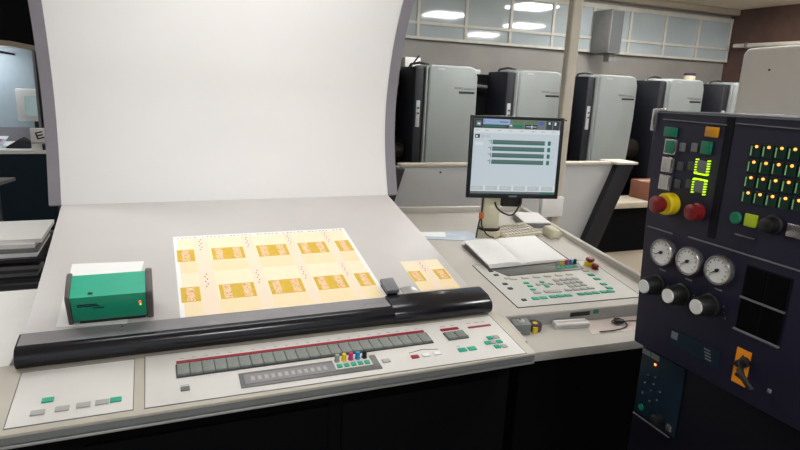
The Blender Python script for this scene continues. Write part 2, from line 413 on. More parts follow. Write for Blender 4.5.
# strip frame
SY, SZ, SA = 1.398, 0.905, R(7)
SL = cl(0, SY, SZ)
fr = G().prism([(-0.50, -0.006), (1.064, -0.006), (1.080, 0.285), (-0.50, 0.285)], 'z', -0.010, 0.0).build('console_frame', 'cream', con, loc=SL, rot=(SA, 0, 0), bevel=0.003)
G().prism([(1.3965, 0.900), (1.3965, 0.877), (1.42, 0.874), (1.45, 0.874), (1.45, 0.89), (1.41, 0.902)], 'x', -0.50, 1.063).build('front_fascia', 'fascia', con, loc=OFF)
G().box(-0.50, 1.063, 1.395, 1.44, 0.866, 0.874).build('front_strip', 'silver', con, loc=OFF, bevel=0.002)
def panel(poly, name):
    return G().prism(poly, 'z', 0.0, 0.002).build(name, 'panel_white', con, loc=SL, rot=(SA, 0, 0), bevel=0.0008)
pl_ = panel([(-0.345, 0.016), (-0.082, 0.016), (-0.082, 0.238), (-0.345, 0.238)], 'left_panel')
pm = panel([(-0.054, 0.014), (1.030, 0.0), (1.036, 0.236), (-0.054, 0.245)], 'key_panel')
def outline(parent, poly, w=0.0013):
    g = G(); n = len(poly); c_ = Vector((sum(q[0] for q in poly)/n, sum(q[1] for q in poly)/n))
    for i in range(n):
        a, b = Vector(poly[i]), Vector(poly[(i+1) % n]); d = (b-a).normalized(); nn = Vector((-d[1], d[0]))*w
        g.prism([tuple(a), tuple(b), tuple(b+nn), tuple(a+nn)], 'z', 0.0001, 0.0016)
    return g.build('panel_seam', 'btn_grey', parent)
outline(pl_, [(-0.347, 0.014), (-0.080, 0.014), (-0.080, 0.240), (-0.347, 0.240)])
outline(pm, [(-0.056, 0.012), (1.032, -0.002), (1.038, 0.238), (-0.056, 0.247)])
# buttons of the left panel
def btn(name, m, w, d, parent, spots, h=0.004, base=0.002):
    first = None
    for (x, yy) in spots:
        if first is None:
            first = G().box(-w/2, w/2, -d/2, d/2, 0, h).build(name, m, parent, loc=(x, yy, base), bevel=min(w, d)*0.08)
        else: dup(first, (x, yy, base), parent)
    return first
btn('grey_key', 'greykey', 0.030, 0.018, pl_, [(-0.285, 0.055), (-0.235, 0.057), (-0.19, 0.059), (-0.15, 0.06)])
btn('teal_key', 'teal', 0.026, 0.018, pl_, [(-0.12, 0.062), (-0.27, 0.10)])
# zone keys
n = 23; xa, xb = 0.024, 0.766; w = (xb-xa)/n
bs = G().box(xa-0.003, xb+0.003, 0.119, 0.180, 0.002, 0.005).build('key_bed', 'darkgrey', pm)
# one rocker key
rk = G().prism([(-0.028, 0), (0.028, 0), (0.028, 0.0045), (0.012, 0.003), (-0.012, 0.0045), (-0.028, 0.0075)], 'x', -w/2+0.0012, w/2-0.0012).build('zone_key', 'key', pm, loc=(xa+w/2, 0.150, 0.004), bevel=0.001)
for i in range(1, n): dup(rk, (xa+w*(i+0.5), 0.150, 0.004), pm)
G().box(0.024, 0.766, 0.186, 0.197, 0.002, 0.0045).build('indicator_strip', 'red', pm)
tk = G()
for i in range(n): tk.box(xa+w*(i+0.3), xa+w*(i+0.6), 0.210, 0.2125, 0.002, 0.0025)
tk.build('scale_print', 'greykey', pm)
btn('grey_key', 'display', 0.022, 0.017, pm, [(0.04, 0.066)])
G().box(0.028, 0.05, 0.083, 0.085, 0.002, 0.0025).build('print_mark', 'greykey', pm)
# long display with ink selectors
ds = G().prism([(0.176, 0.033), (0.566, 0.028), (0.566, 0.098), (0.176, 0.098)], 'z', 0.002, 0.005).build('long_display', 'display', pm, bevel=0.001)
G().box(0.188, 0.435, 0.044, 0.086, 0.005, 0.0062).build('display_window', 'ledge', ds)
dg = G()
for i in range(12): dg.box(0.205+i*0.018, 0.215+i*0.018, 0.056, 0.074, 0.0062, 0.0067)
dg.build('digit', 'greykey', ds)
G().box(0.436, 0.545, 0.05, 0.104, 0.005, 0.006).build('selector_plate', 'panel_white', ds)
for i, m in enumerate(['inksilver', 'inkyellow', 'inkmagenta', 'inkcyan', 'inkblack']):
    x = 0.449 + i*0.0205
    G().lathe([(0.0085, 0), (0.0085, 0.002), (0.007, 0.003), (0.0065, 0.019), (0.0055, 0.021)], (x, 0.090, 0.006), 'z', 16).build('ink_selector', m, ds, smooth=True)
    G().box(x-0.0075, x+0.0075, 0.055, 0.071, 0.006, 0.009).build('teal_key', 'teal', ds, loc=(0, 0, 0), bevel=0.0008)
btn('grey_key', 'greykey', 0.024, 0.016, pm, [(0.589, 0.061)])
btn('red_key', 'red', 0.024, 0.016, pm, [(0.680, 0.060)])
btn('white_key', 'paper', 0.024, 0.016, pm, [(0.716, 0.061), (0.753, 0.061)])
G().prism([(0.67, 0.083), (0.716, 0.092), (0.766, 0.083), (0.766, 0.085), (0.716, 0.095), (0.67, 0.085)], 'z', 0.002, 0.0026).build('print_mark', 'darkgrey', pm)
G().box(0.823, 0.887, 0.178, 0.190, 0.002, 0.0045).build('indicator_strip', 'red', pm)
G().box(0.921, 1.006, 0.174, 0.183, 0.002, 0.0035).build('indicator_strip', 'red', pm)
G().box(0.822, 0.894, 0.120, 0.164, 0.002, 0.005).build('key_bed', 'darkgrey', pm)
dup(rk, (0.840, 0.1425, 0.004), pm).scale = (1.05, 0.75, 1); dup(rk, (0.876, 0.1425, 0.004), pm).scale = (1.05, 0.75, 1)
for (xx, ln) in ((0.84, 0.02), (0.875, 0.012), (0.935, 0.015), (0.965, 0.02), (0.99, 0.012)):
    G().box(xx-ln/2, xx+ln/2, 0.203, 0.206, 0.002, 0.0025).build('print_mark', 'greykey', pm)
btn('teal_key', 'teal', 0.027, 0.019, pm, [(0.838, 0.060), (0.872, 0.060)])
G().box(0.831, 0.841, 0.082, 0.085, 0.002, 0.0025).build('print_mark', 'greykey', pm)
btn('teal_key', 'teal', 0.019, 0.017, pm, [(0.960, 0.103), (0.937, 0.078), (0.979, 0.076), (0.957, 0.051)])
btn('grey_key', 'greykey', 0.019, 0.017, pm, [(0.983, 0.104), (0.958, 0.078), (0.980, 0.049)])

# ---- things lying on the viewing table (frame of the table)
TR = (R(12), 0, 0)
def tpt(x, yl, zl=0.0): return (x, TY + yl*math.cos(R(12)) - zl*math.sin(R(12)), TZ + yl*math.sin(R(12)) + zl*math.cos(R(12)))
def sheet(name, label, cat, loc, W, H, rz, cols, rows, topmarks):
    g = G(); g.box(0, W, 0, H, 0, 0.0006, 0)
    mgn = 0.014 if topmarks else 0.0
    for (v0, v1) in rows:
        z1 = 0.00075
        g.box(mgn, W-mgn, v0*H, v1*H, 0.0003, z1, 1)
        hh = (v1-v0)*H
        g.box(mgn, W-mgn, v0*H, v0*H+hh*0.3, 0.0003, z1+0.00005, 2)
        for (u0, u1, kind) in cols:
            a, b = u0*W, u1*W
            if kind == 'p':
                g.box(a, b, v0*H, v1*H, 0.0003, z1+0.0001, 3)
                for q in range(6): g.box(a+(b-a)*(0.35+0.12*(q % 2)), a+(b-a)*(0.42+0.12*(q % 2)), v0*H+hh*(0.62+0.06*q), v0*H+hh*(0.65+0.06*q), 0.0003, z1+0.0002, 5)
            else:
                y0, y1 = v0*H+hh*0.31, v0*H+hh*0.65
                g.box(a, b, y0, y1, 0.0003, z1+0.0002, 4)
                ow = 0.025
                oo = [(a+0.012, a+0.012+ow), (b-0.012-ow, b-0.012)] if kind == 'y' else [((a+b)/2-ow/2, (a+b)/2+ow/2)]
                for (o0, o1) in oo: g.box(o0, o1, y0+0.004, y1-0.003, 0.0003, z1+0.0003, 6)
    if topmarks:
        for q in range(44):
            if q % 7 != 5: g.box(W*(0.02+q*0.022), W*(0.02+q*0.022)+0.006*(1+(q*5 % 3)*0.3), H*0.972, H*0.978, 0.0003, 0.0009, 5)
    o = g.build(name, ['paper', 'paper_cream', 'paper_cream2', 'stripe', 'yellow_print', 'mark', 'ornament'], None, loc=loc, rot=(R(12), 0, 0))
    # rotate within the table plane
    o.rotation_euler = (Matrix.Rotation(R(12), 3, 'X') @ Matrix.Rotation(rz, 3, 'Z')).to_euler()
    return tag(o, label, cat)
cols = [(0.012, 0.10, 'h'), (0.105, 0.18, 'p'), (0.19, 0.36, 'y'), (0.365, 0.425, 'p'), (0.432, 0.602, 'y'), (0.608, 0.66, 'p'), (0.668, 0.832, 'y'), (0.838, 0.885, 'p'), (0.892, 0.978, 'h')]
sheet('printed_sheet', 'large cream and yellow printed sheet lying on the sloping table', 'printed sheet', tpt(0.043, 0.0035, 0.0005), 0.655, 0.532, R(0.0), cols, [(0.0, 0.485), (0.485, 0.965)], True)
sheet('printed_strip', 'small cut printed strip at the right end of the black stop bar', 'printed sheet', tpt(0.824, 0.016, 0.0005), 0.155, 0.212, R(-0.5), [(0.02, 0.33, 'h'), (0.38, 0.62, 'p'), (0.66, 0.97, 'h')], [(0.0, 1.0)], False)
# papers under the green box
o = G().prism([(-0.279, 0.02), (-0.10, 0.003), (-0.055, 0.365), (-0.270, 0.378)], 'z', 0, 0.0008).build('paper_sheet', 'paper', None, loc=tpt(0, 0, 0.0004), rot=TR)
tag(o, 'white paper sheet lying under the green box', 'paper')
# green measuring box
t = thing('green_device', 'green box with black ends standing on the left of the table', 'device', tpt(-0.14, 0.012, 0.0015), TR)
G().prism([(0.005, 0.012), (0.095, 0.012), (0.075, 0.118), (-0.012, 0.098)], 'x', -0.094, 0.094).build('housing', 'green_box', t, bevel=0.0025)
G().prism([(-0.0125, 0.0985), (0.074, 0.1185), (0.074, 0.1197), (-0.0125, 0.0997)], 'x', -0.094, 0.094).build('top_panel', 'green_top', t)
for sx in (-1, 1):
    xx = [0.094, 0.112] if sx > 0 else [-0.107, -0.094]
    G().prism([(0.008, 0.0), (0.105, 0.0), (0.092, 0.120), (0.07, 0.126), (-0.010, 0.102), (-0.014, 0.092)], 'x', *xx).build('end_cap', 'capblack', t, bevel=0.004)
G().prism([(0.012, 0.0), (0.09, 0.0), (0.09, 0.013), (0.01, 0.013)], 'x', -0.08, 0.09).build('foot', 'black', t)
ft = Matrix.Rotation(math.atan2(-0.017, 0.086), 4, 'X')
def fpt(x, h): return (x, 0.005 + (-0.017)*(h-0.012)/0.086 - 0.0008, h)
G().box(-0.003, 0.003, -0.001, 0.001, -0.003, 0.003).build('red_light', 'led_red', t, loc=fpt(0.078, 0.067), rot=(0.19, 0, 0))
G().box(-0.0022, 0.0022, -0.001, 0.001, -0.0022, 0.0022).build('green_light', 'led_lime', t, loc=fpt(0.079, 0.057), rot=(0.19, 0, 0))
for (xx, h, ln) in ((-0.055, 0.072, 0.05), (-0.052, 0.066, 0.055), (-0.028, 0.058, 0.028)):
    G().box(-ln/2, ln/2, -0.0006, 0.0006, -0.0015, 0.0015).build('lettering', 'col_navy', t, loc=fpt(xx, h), rot=(0.19, 0, 0))
G().box(-0.006, 0.006, -0.004, 0.004, 0.0, 0.0016).build('top_mark', 'col_navy', t, loc=(-0.045, 0.0, 0.1022), rot=(0.22, 0, 0))
# dark block and silver plate by the bar
t = thing('ink_meter_block', 'small dark grey block against the stop bar beside the big sheet', 'block', tpt(0.714, 0.006, 0.0005), TR)
G().prism([(-0.022, 0), (0.024, 0), (0.030, 0.082), (-0.020, 0.078)], 'z', 0.010, 0.024).build('block_body', 'btn_grey', t, bevel=0.003)
G().box(-0.018, 0.020, 0.006, 0.07, 0.0, 0.011).build('base', 'black', t)
o = G().prism([(0.758, 0.004), (0.818, 0.004), (0.806, 0.055), (0.757, 0.05)], 'z', 0, 0.004).build('silver_plate', 'silver', None, loc=tpt(0, 0, 0.0003), rot=TR, bevel=0.0012)
tag(o, 'thin silver plate between the dark block and the cut printed strip', 'plate')

# ------------------------------------------------------------------ side desk (wing to the right)
DO = (1.094, 1.437, 0.875); DRM = Matrix.Rotation(R(-7), 3, 'Z') @ Matrix.Rotation(R(5), 3, 'X')
DR = DRM.to_euler()
def dpt(x, yy, z=0.0): return tuple(Vector(DO) + DRM @ Vector((x, yy, z)))
desk = thing('side_desk', 'pale angled control desk beside the console with button panel and rim', 'desk', (DO[0], DO[1], 0), (0, 0, R(-7)))
DL = (0, 0, DO[2]); DE = (R(5), 0, 0)
TH = 0.035
g = G()
outer = [(0, 0), (0.80, 0), (0.70, 1.52), (-0.19, 1.52)]
# low front shelf, then the raised button deck
LOW = -0.05
g.prism([(0.016, 0.083), (0.80, 0.127), (0.785, 0.302), (0.016, 0.260)], 'z', LOW-TH, LOW)
g.prism([(-0.004, 0.083), (0.016, 0.083), (0.016, 0.260), (-0.026, 0.258)], 'z', LOW-TH, 0)
g.prism([(-0.026, 0.258), (0.785, 0.302), (0.70, 1.52), (-0.19, 1.52)], 'z', -TH, 0)
g.build('desktop', 'desk', desk, loc=DL, rot=DE, bevel=0.002)
G().prism([(0.018, 0.2575), (0.78, 0.299), (0.78, 0.302), (0.018, 0.2605)], 'z', LOW, -0.004).build('shelf_wall', 'greykey', desk, loc=DL, rot=DE)
G().prism([(0.29, 0.2695), (0.375, 0.2742), (0.375, 0.278), (0.29, 0.273)], 'z', -0.026, -0.010).build('slot', 'black', desk, loc=DL, rot=DE)
G().prism([(0.392, 0.2735), (0.414, 0.2747), (0.414, 0.280), (0.392, 0.278)], 'z', -0.022, -0.005).build('green_switch', 'btn_green', desk, loc=DL, rot=DE, bevel=0.001)
# rim
g = G()
g.prism([(-0.19, 1.50), (0.70, 1.50), (0.70, 1.525), (-0.19, 1.525)], 'z', -TH, 0.030)
g.build('back_rim', 'desk', desk, loc=DL, rot=DE, bevel=0.004)
G().prism([(0.767, 0.25), (0.79, 0.25), (0.71, 1.52), (0.685, 1.52)], 'z', -TH, 0.022).build('side_rim', 'desk', desk, loc=DL, rot=DE, bevel=0.004)
G().hexa([(0.05, 0.18, 0.0), (0.74, 0.20, 0.0), (0.64, 1.44, 0.0), (-0.1, 1.44, 0.0)], [(0.05, 0.18, 0.785), (0.74, 0.20, 0.785), (0.64, 1.44, 0.955), (-0.1, 1.44, 0.955)]).build('cabinet', 'body_black', desk)
G().box(0.0, 0.35, 0.115, 0.14, -0.094, -0.0852).build('front_strip', 'silver', desk, loc=DL, rot=DE)
# button panel
kp = G().prism([(0.094, 0.318), (0.655, 0.345), (0.655, 0.735), (0.075, 0.728)], 'z', 0.0, 0.003).build('button_panel', 'deskpanel', desk, loc=DL, rot=DE, bevel=0.001)
def outl2(poly):
    g = G(); n_ = len(poly)
    for i in range(n_):
        a, b = Vector(poly[i]), Vector(poly[(i+1) % n_]); d = (b-a).normalized(); nn = Vector((-d[1], d[0]))*0.003
        g.prism([tuple(a), tuple(b), tuple(b+nn), tuple(a+nn)], 'z', 0.0005, 0.0028)
    g.build('panel_seam', 'darkgrey', kp)
outl2([(0.091, 0.315), (0.658, 0.342), (0.658, 0.738), (0.072, 0.731)])
G().prism([(0.182, 0.597), (0.565, 0.634), (0.583, 0.706), (0.142, 0.668)], 'z', 0.003, 0.006).build('display', 'display', kp, bevel=0.001)
for i, m in enumerate(['inksilver', 'inkyellow', 'inkmagenta', 'inkcyan', 'inkblack']):
    xx, yk = 0.468 + i*0.0225, 0.689 + i*0.0025
    G().lathe([(0.009, 0), (0.009, 0.002), (0.0075, 0.003), (0.007, 0.018), (0.006, 0.02)], (xx, yk, 0.006), 'z', 16).build('ink_selector', m, kp, smooth=True)
    G().box(xx-0.025, xx-0.009, yk-0.045, yk-0.025, 0.006, 0.009).build('teal_key', 'teal', kp)
btn('dark_key', 'darkgrey', 0.020, 0.016, kp, [(0.128, 0.656), (0.134, 0.613), (0.133, 0.521), (0.135, 0.477), (0.144, 0.372)], base=0.003)
btn('teal_key', 'teal', 0.022, 0.014, kp, [(0.227, 0.52), (0.229, 0.489), (0.226, 0.457)], base=0.003)
btn('teal_key', 'teal', 0.030, 0.020, kp, [(0.196, 0.378), (0.232, 0.380), (0.275, 0.384), (0.310, 0.387), (0.345, 0.389), (0.405, 0.393), (0.440, 0.395), (0.475, 0.398), (0.515, 0.401), (0.548, 0.403)], base=0.003)
btn('teal_key', 'teal', 0.028, 0.020, kp, [(0.563, 0.570), (0.562, 0.525), (0.560, 0.473), (0.561, 0.433)], base=0.003)
btn('teal_key', 'teal', 0.018, 0.016, kp, [(0.300, 0.478), (0.300, 0.522)], base=0.003)
btn('grey_key', 'greykey', 0.020, 0.016, kp, [(0.272, 0.500), (0.328, 0.500), (0.300, 0.500)], base=0.003)
btn('grey_key', 'greykey', 0.026, 0.022, kp, [(0.372, 0.532), (0.368, 0.497)] + [(0.405+i*0.031, 0.534-j*0.032+i*0.004) for i in range(3) for j in range(3)], base=0.003)
btn('grey_key', 'greykey', 0.030, 0.018, kp, [(0.229, 0.429), (0.372, 0.435), (0.410, 0.437), (0.446, 0.440), (0.480, 0.443)], base=0.003)
btn('long_key', 'greykey', 0.075, 0.022, kp, [(0.300, 0.431)], base=0.003)
btn('pale_key', 'cream', 0.03, 0.016, kp, [(0.19+i*0.055, 0.565+i*0.004) for i in range(6)] + [(0.17, 0.575), (0.564, 0.615)], base=0.003)
# emergency buttons of the desk
for (xx, yk, both) in ((0.616, 0.672, True), (0.622, 0.634, False)):
    if both:
        b = G().lathe([(0.022, 0), (0.022, 0.016), (0.018, 0.019)], (0, 0, 0), 'z', 20).build('emergency_button', 'estop_yellow', kp, loc=(xx, yk, 0.003), smooth=True)
        G().lathe([(0.010, 0.018), (0.010, 0.024), (0.019, 0.026), (0.020, 0.034), (0.014, 0.039)], (0, 0, 0), 'z', 20).build('push_cap', 'estop_red', b, smooth=True)
    else:
        G().lathe([(0.016, 0), (0.016, 0.003), (0.012, 0.005), (0.016, 0.014), (0.015, 0.020), (0.010, 0.023)], (0, 0, 0), 'z', 20).build('red_button', 'estop_red', kp, loc=(xx, yk, 0.003), smooth=True)

# things on the desk
t = thing('open_book', 'thick open notebook with blank white pages lying behind the desk button panel', 'book', dpt(0.31, 0.76, 0.0065), DR)
g = G()
def pages(xs, thick, yl0, yl1, sh):
    n_ = len(xs); vs = []; fs = []
    for i in range(n_):
        vs += [(xs[i], yl0(xs[i]), 0.002), (xs[i], yl1(xs[i]), 0.002), (xs[i]+sh, yl1(xs[i]), thick[i]), (xs[i]+sh, yl0(xs[i]), thick[i])]
    for i in range(n_-1):
        o = i*4; q = o+4
        fs += [(o, q, q+1, o+1), (o+1, q+1, q+2, o+2), (o+2, q+2, q+3, o+3), (o+3, q+3, q, o)]
    fs += [(0, 1, 2, 3), ((n_-1)*4+3, (n_-1)*4+2, (n_-1)*4+1, (n_-1)*4)]
    return G().add(vs, fs)
yl0 = lambda x: -0.085 + (x+0.165)*0.13
yl1 = lambda x: 0.205 + (x+0.19)*0.20
pages([-0.178, -0.12, -0.07, -0.03, -0.008, 0.0], [0.021, 0.0225, 0.022, 0.019, 0.012, 0.008], yl0, yl1, -0.012).build('left_pages', 'paper', t, smooth=True)
pages([0.0, 0.01, 0.03, 0.08, 0.15, 0.235], [0.008, 0.012, 0.014, 0.014, 0.012, 0.010], yl0, yl1, -0.012).build('right_pages', 'paper', t, smooth=True)
G().prism([(-0.19, yl0(-0.19)-0.006), (0.245, yl0(0.245)-0.006), (0.24, yl1(0.24)+0.006), (-0.2, yl1(-0.2)+0.006)], 'z', 0.0, 0.002).build('book_cover', 'capblack', t)
t = thing('leaflet', 'pale blue glossy leaflet lying flat beside the monitor post', 'leaflet', dpt(0.075, 1.08, 0.0005), DR)
G().prism([(-0.16, 0.0), (0.15, -0.055), (0.165, 0.085), (-0.14, 0.10)], 'z', 0, 0.004).build('page', 'blue_paper', t)
G().prism([(-0.14, 0.035), (0.0, 0.01), (0.02, 0.08), (-0.12, 0.09)], 'z', 0.004, 0.0046).build('printed_patch', 'paper', t)
t = thing('keyboard', 'small cream keyboard behind the open notebook', 'keyboard', dpt(0.375, 1.035, 0.0005), (DRM @ Matrix.Rotation(R(14), 3, 'Z')).to_euler())
G().prism([(0, 0.004), (0, 0.018), (0.14, 0.028), (0.14, 0.004)], 'x', 0.0, 0.225).build('case', 'oldplastic', t, bevel=0.003)
kk = None
for j in range(4):
    for i in range(10):
        l = (0.016+i*0.0212, 0.022+j*0.031, 0.0185+j*0.0023)
        if kk is None: kk = G().box(-0.009, 0.009, -0.012, 0.012, 0, 0.006).build('key', 'pillar', t, loc=l, bevel=0.002)
        else: dup(kk, l, t)
G().box(0.02, 0.20, 0.02, 0.12, 0.0, 0.005).build('foot', 'black', t)
t = thing('desk_block', 'small cream rounded block at the right end of the keyboard', 'block', dpt(0.645, 1.07, 0.0005), DR)
G().prism([(-0.03, 0), (0.03, 0), (0.034, 0.028), (0.02, 0.045), (-0.02, 0.045), (-0.032, 0.03)], 'y', -0.045, 0.05).build('block_body', 'oldplastic', t, bevel=0.006)
G().box(-0.02, 0.02, -0.047, -0.044, 0.012, 0.03).build('front_plate', 'pillar', t)
t = thing('paper_tray', 'flat tray holding white paper near the back rim of the desk', 'tray', dpt(0.640, 1.30, 0.0005), (DRM @ Matrix.Rotation(R(-6), 3, 'Z')).to_euler())
G().box(-0.075, 0.075, -0.10, 0.085, 0.0, 0.026).build('tray_body', 'sheetgrey', t, bevel=0.003)
G().box(-0.073, 0.072, -0.098, 0.083, 0.026, 0.031).build('paper_stack', 'paper', t)

# things on the low front shelf of the desk
t = thing('metal_cube', 'small grey metal box with round dial in the left corner of the desk shelf', 'box', dpt(0.062, 0.228, LOW+0.0005), DR)
G().prism([(-0.034, -0.026), (0.030, -0.026), (0.036, 0.026), (-0.030, 0.026)], 'z', 0, 0.042).build('box_body', 'fascia', t, bevel=0.002)
G().lathe([(0.014, 0.042), (0.014, 0.044), (0.010, 0.045)], (0.002, 0.004, 0), 'z', 20).build('dial', 'silver', t, smooth=True)
G().box(-0.0015, 0.0035, 0.004, 0.016, 0.045, 0.0465).build('pointer', 'darkgrey', t)
G().lathe([(0.006, -0.0255), (0.006, -0.031)], (-0.016, 0, 0.012), 'y', 12).build('screw', 'silver', t)
t = thing('tape_roll', 'black and yellow tape roll beside the grey metal box', 'tape', dpt(0.126, 0.236, LOW+0.0005), DR)
G().lathe([(0.010, 0), (0.023, 0), (0.025, 0.003), (0.025, 0.025), (0.023, 0.028), (0.010, 0.028)], (0, 0, 0), 'z', 24).build('roll', 'purple', t, smooth=True)
G().prism([(-0.018, -0.028), (-0.002, -0.028), (0.0, -0.020), (-0.018, -0.017)], 'z', 0.0, 0.024).build('tape_end', 'inkyellow', t)
G().lathe([(0.0095, 0.001), (0.0095, 0.0285)], (0, 0, 0), 'z', 20).build('core', 'inkyellow', t, smooth=True)
t = thing('paper_bundle', 'white folded paper strip with grey band lying on the desk shelf', 'paper', dpt(0.280, 0.241, LOW+0.0007), DR)
G().box(-0.070, 0.066, -0.017, 0.020, 0.0, 0.020).build('strip', 'paper', t, bevel=0.002)
G().box(-0.071, 0.067, -0.018, -0.0155, 0.006, 0.013).build('band', 'plumpaper', t)
G().box(-0.0705, 0.0665, -0.006, 0.008, 0.001, 0.0206).build('band', 'plumpaper', t)
o = G().prism([(0.325, 0.172), (0.62, 0.185), (0.62, 0.285), (0.352, 0.270)], 'z', LOW+0.0003, LOW+0.001).build('loose_sheet', 'pinkpaper', None, loc=DO, rot=DR)
tag(o, 'pinkish loose paper sheet on the desk shelf under the black cable', 'paper')
t = thing('coiled_cable', 'black coiled cable lying on the pinkish paper at the right of the desk', 'cable', dpt(0.478, 0.228, LOW+0.0015), DR)
pts = [(-0.115, -0.048, 0.003), (-0.06, -0.046, 0.003), (-0.01, -0.036, 0.003), (0.022, -0.018, 0.004), (0.026, 0.012, 0.006), (0.0, 0.024, 0.008), (-0.026, 0.010, 0.008), (-0.016, -0.009, 0.009), (0.016, -0.004, 0.011), (0.022, 0.014, 0.012), (-0.004, 0.022, 0.014), (-0.022, 0.004, 0.015), (0.008, -0.007, 0.016), (0.045, 0.006, 0.008), (0.09, 0.012, 0.003)]
G().tube(spline(pts, 5), 0.0022, 6).build('wire', 'cable', t, smooth=True)
G().box(-0.018, 0.014, -0.008, 0.010, 0.005, 0.018).build('plug', 'cable', t, bevel=0.003)

# monitor and its post
MC = Vector((1.613, 2.43, 1.372)); MR = Matrix.Rotation(R(-14), 3, 'Z') @ Matrix.Rotation(R(-2), 3, 'X')
pb = Vector(dpt(0.318, 1.112, 0.0))
mon = thing('monitor', 'black framed flat monitor showing green bars on a cream post', 'monitor', tuple(pb), (0, 0, R(-14)))
inv = Matrix.Rotation(R(14), 3, 'Z')
ML = tuple(inv @ (MC - pb)); MRo = (R(-2), 0, 0)
W2, H2 = 0.233, 0.198
g = G()
bz = 0.017
g.box(-W2, -W2+bz, 0, 0.02, -H2, H2); g.box(W2-bz, W2, 0, 0.02, -H2, H2); g.box(-W2+bz, W2-bz, 0, 0.02, H2-0.015, H2); g.box(-W2+bz, W2-bz, 0, 0.02, -H2, -H2+0.022)
g.build('bezel', 'monitor_black', mon, loc=ML, rot=MRo, bevel=0.002)
G().hexa([(-W2+0.003, 0.02, -H2+0.003), (W2-0.003, 0.02, -H2+0.003), (W2-0.06, 0.055, -H2+0.05), (-W2+0.06, 0.055, -H2+0.05)], [(-W2+0.003, 0.02, H2-0.003), (W2-0.003, 0.02, H2-0.003), (W2-0.06, 0.055, H2-0.05), (-W2+0.06, 0.055, H2-0.05)]).build('back_shell', 'monitor_black', mon, loc=ML, rot=MRo, bevel=0.003)
sw_, sh_ = W2-bz, None
X0, X1, Z0, Z1 = -W2+bz, W2-bz, -H2+0.022, H2-0.015
sc = ['s_bg', 's_light', 's_grey', 's_green', 's_blue', 's_dark', 's_royal', 's_lime', 's_btn', 's_barg']
g = G(); g.box(X0, X1, 0.006, 0.012, Z0, Z1, 0)
def ui(u0, u1, v0, v1, m, lift=0):   # u from left, v from top
    x0_, x1_ = X0+(X1-X0)*u0, X0+(X1-X0)*u1; z1_, z0_ = Z1-(Z1-Z0)*v0, Z1-(Z1-Z0)*v1
    g.box(x0_, x1_, 0.0054-0.0002*lift, 0.007, z0_, z1_, m)
ui(0, 1, 0, 0.125, 2); ui(0.005, 0.10, 0.005, 0.12, 5, 1); ui(0.025, 0.08, 0.03, 0.095, 2, 2); ui(0.04, 0.07, 0.055, 0.08, 1, 3)
ui(0.105, 0.41, 0.0, 0.07, 4, 1); ui(0.115, 0.122, 0.02, 0.05, 6, 2); ui(0.29, 0.39, 0.03, 0.045, 2, 2)
ui(0.105, 0.40, 0.078, 0.118, 5, 1); ui(0.115, 0.36, 0.085, 0.105, 3, 2); ui(0.44, 0.57, 0.005, 0.12, 7, 1); ui(0.45, 0.56, 0.07, 0.11, 3, 2); ui(0.41, 0.435, 0.07, 0.09, 1, 2)
ui(0.585, 0.73, 0.01, 0.05, 7, 1); ui(0.585, 0.73, 0.06, 0.115, 5, 1); ui(0.60, 0.72, 0.085, 0.092, 1, 2); ui(0.66, 0.67, 0.07, 0.11, 1, 2)
ui(0.735, 0.825, 0.0, 0.12, 2, 1); ui(0.745, 0.80, 0.02, 0.06, 6, 2); ui(0.835, 0.905, 0.005, 0.12, 5, 1); ui(0.86, 0.88, 0.02, 0.05, 1, 2); ui(0.915, 0.99, 0.005, 0.12, 5, 1); ui(0.93, 0.95, 0.02, 0.06, 1, 2)
ui(0, 1, 0.125, 0.185, 1)
for u in (0.02, 0.13, 0.27, 0.4, 0.53, 0.66, 0.78, 0.9): ui(u, u+0.045, 0.145, 0.158, 8, 1)
ui(0.02, 0.075, 0.205, 0.255, 5); ui(0.03, 0.05, 0.22, 0.245, 1, 1); ui(0.09, 0.13, 0.21, 0.25, 8); ui(0.15, 0.19, 0.21, 0.25, 8)
ui(0.02, 0.12, 0.31, 0.35, 1)
for i in range(4):
    v = 0.275+i*0.088
    ui(0.225, 0.835, v, v+0.058, 9, 0); ui(0.225, 0.835, v+0.040, v+0.058, 3, 1); ui(0.87, 0.905, v, v+0.058, 3); ui(0.205, 0.212, v, v+0.055, 5); ui(0.18, 0.198, v+0.01, v+0.02, 2); ui(0.93, 0.945, v+0.02, v+0.035, 8)
ui(0, 1, 0.89, 0.965, 1)
for i in range(6): ui(0.01+i*0.165, 0.15+i*0.165, 0.895, 0.955, 8, 1); ui(0.03+i*0.165, 0.11+i*0.165, 0.92, 0.93, 0, 2)
ui(0, 1, 0.97, 1.0, 2); ui(0.83, 0.98, 0.972, 0.995, 3, 1)
g.build('screen', sc, mon, loc=ML, rot=MRo)
G().box(-0.02, 0.02, -0.0008, 0.001, -H2+0.006, -H2+0.014).build('maker_badge', 'btn_grey', mon, loc=ML, rot=MRo)
G().box(-0.04, 0.06, 0.03, 0.075, -0.245, -0.06).build('stand_neck', 'monitor_black', mon, loc=ML, rot=MRo, bevel=0.004)
G().prism([(-0.052, 0.0), (0.036, 0.0), (0.035, 0.20), (0.033, 0.36), (-0.049, 0.36), (-0.051, 0.20)], 'y', -0.03, 0.03).build('post', 'oldplastic', mon, bevel=0.01)
G().lathe([(0.058, 0.0), (0.058, 0.028), (0.052, 0.032)], (-0.008, 0, 0), 'z', 24).build('post_base', 'oldplastic', mon, smooth=True)
G().lathe([(0.0555, 0.033), (0.0555, 0.044)], (-0.008, 0, 0), 'z', 24).build('post_ring', 'black', mon, smooth=True)
t = thing('monitor_cable', 'black cable hanging in a loop under the monitor beside its post', 'cable', tuple(pb), (0, 0, R(-14)))
zb = MC[2]-H2-pb[2]
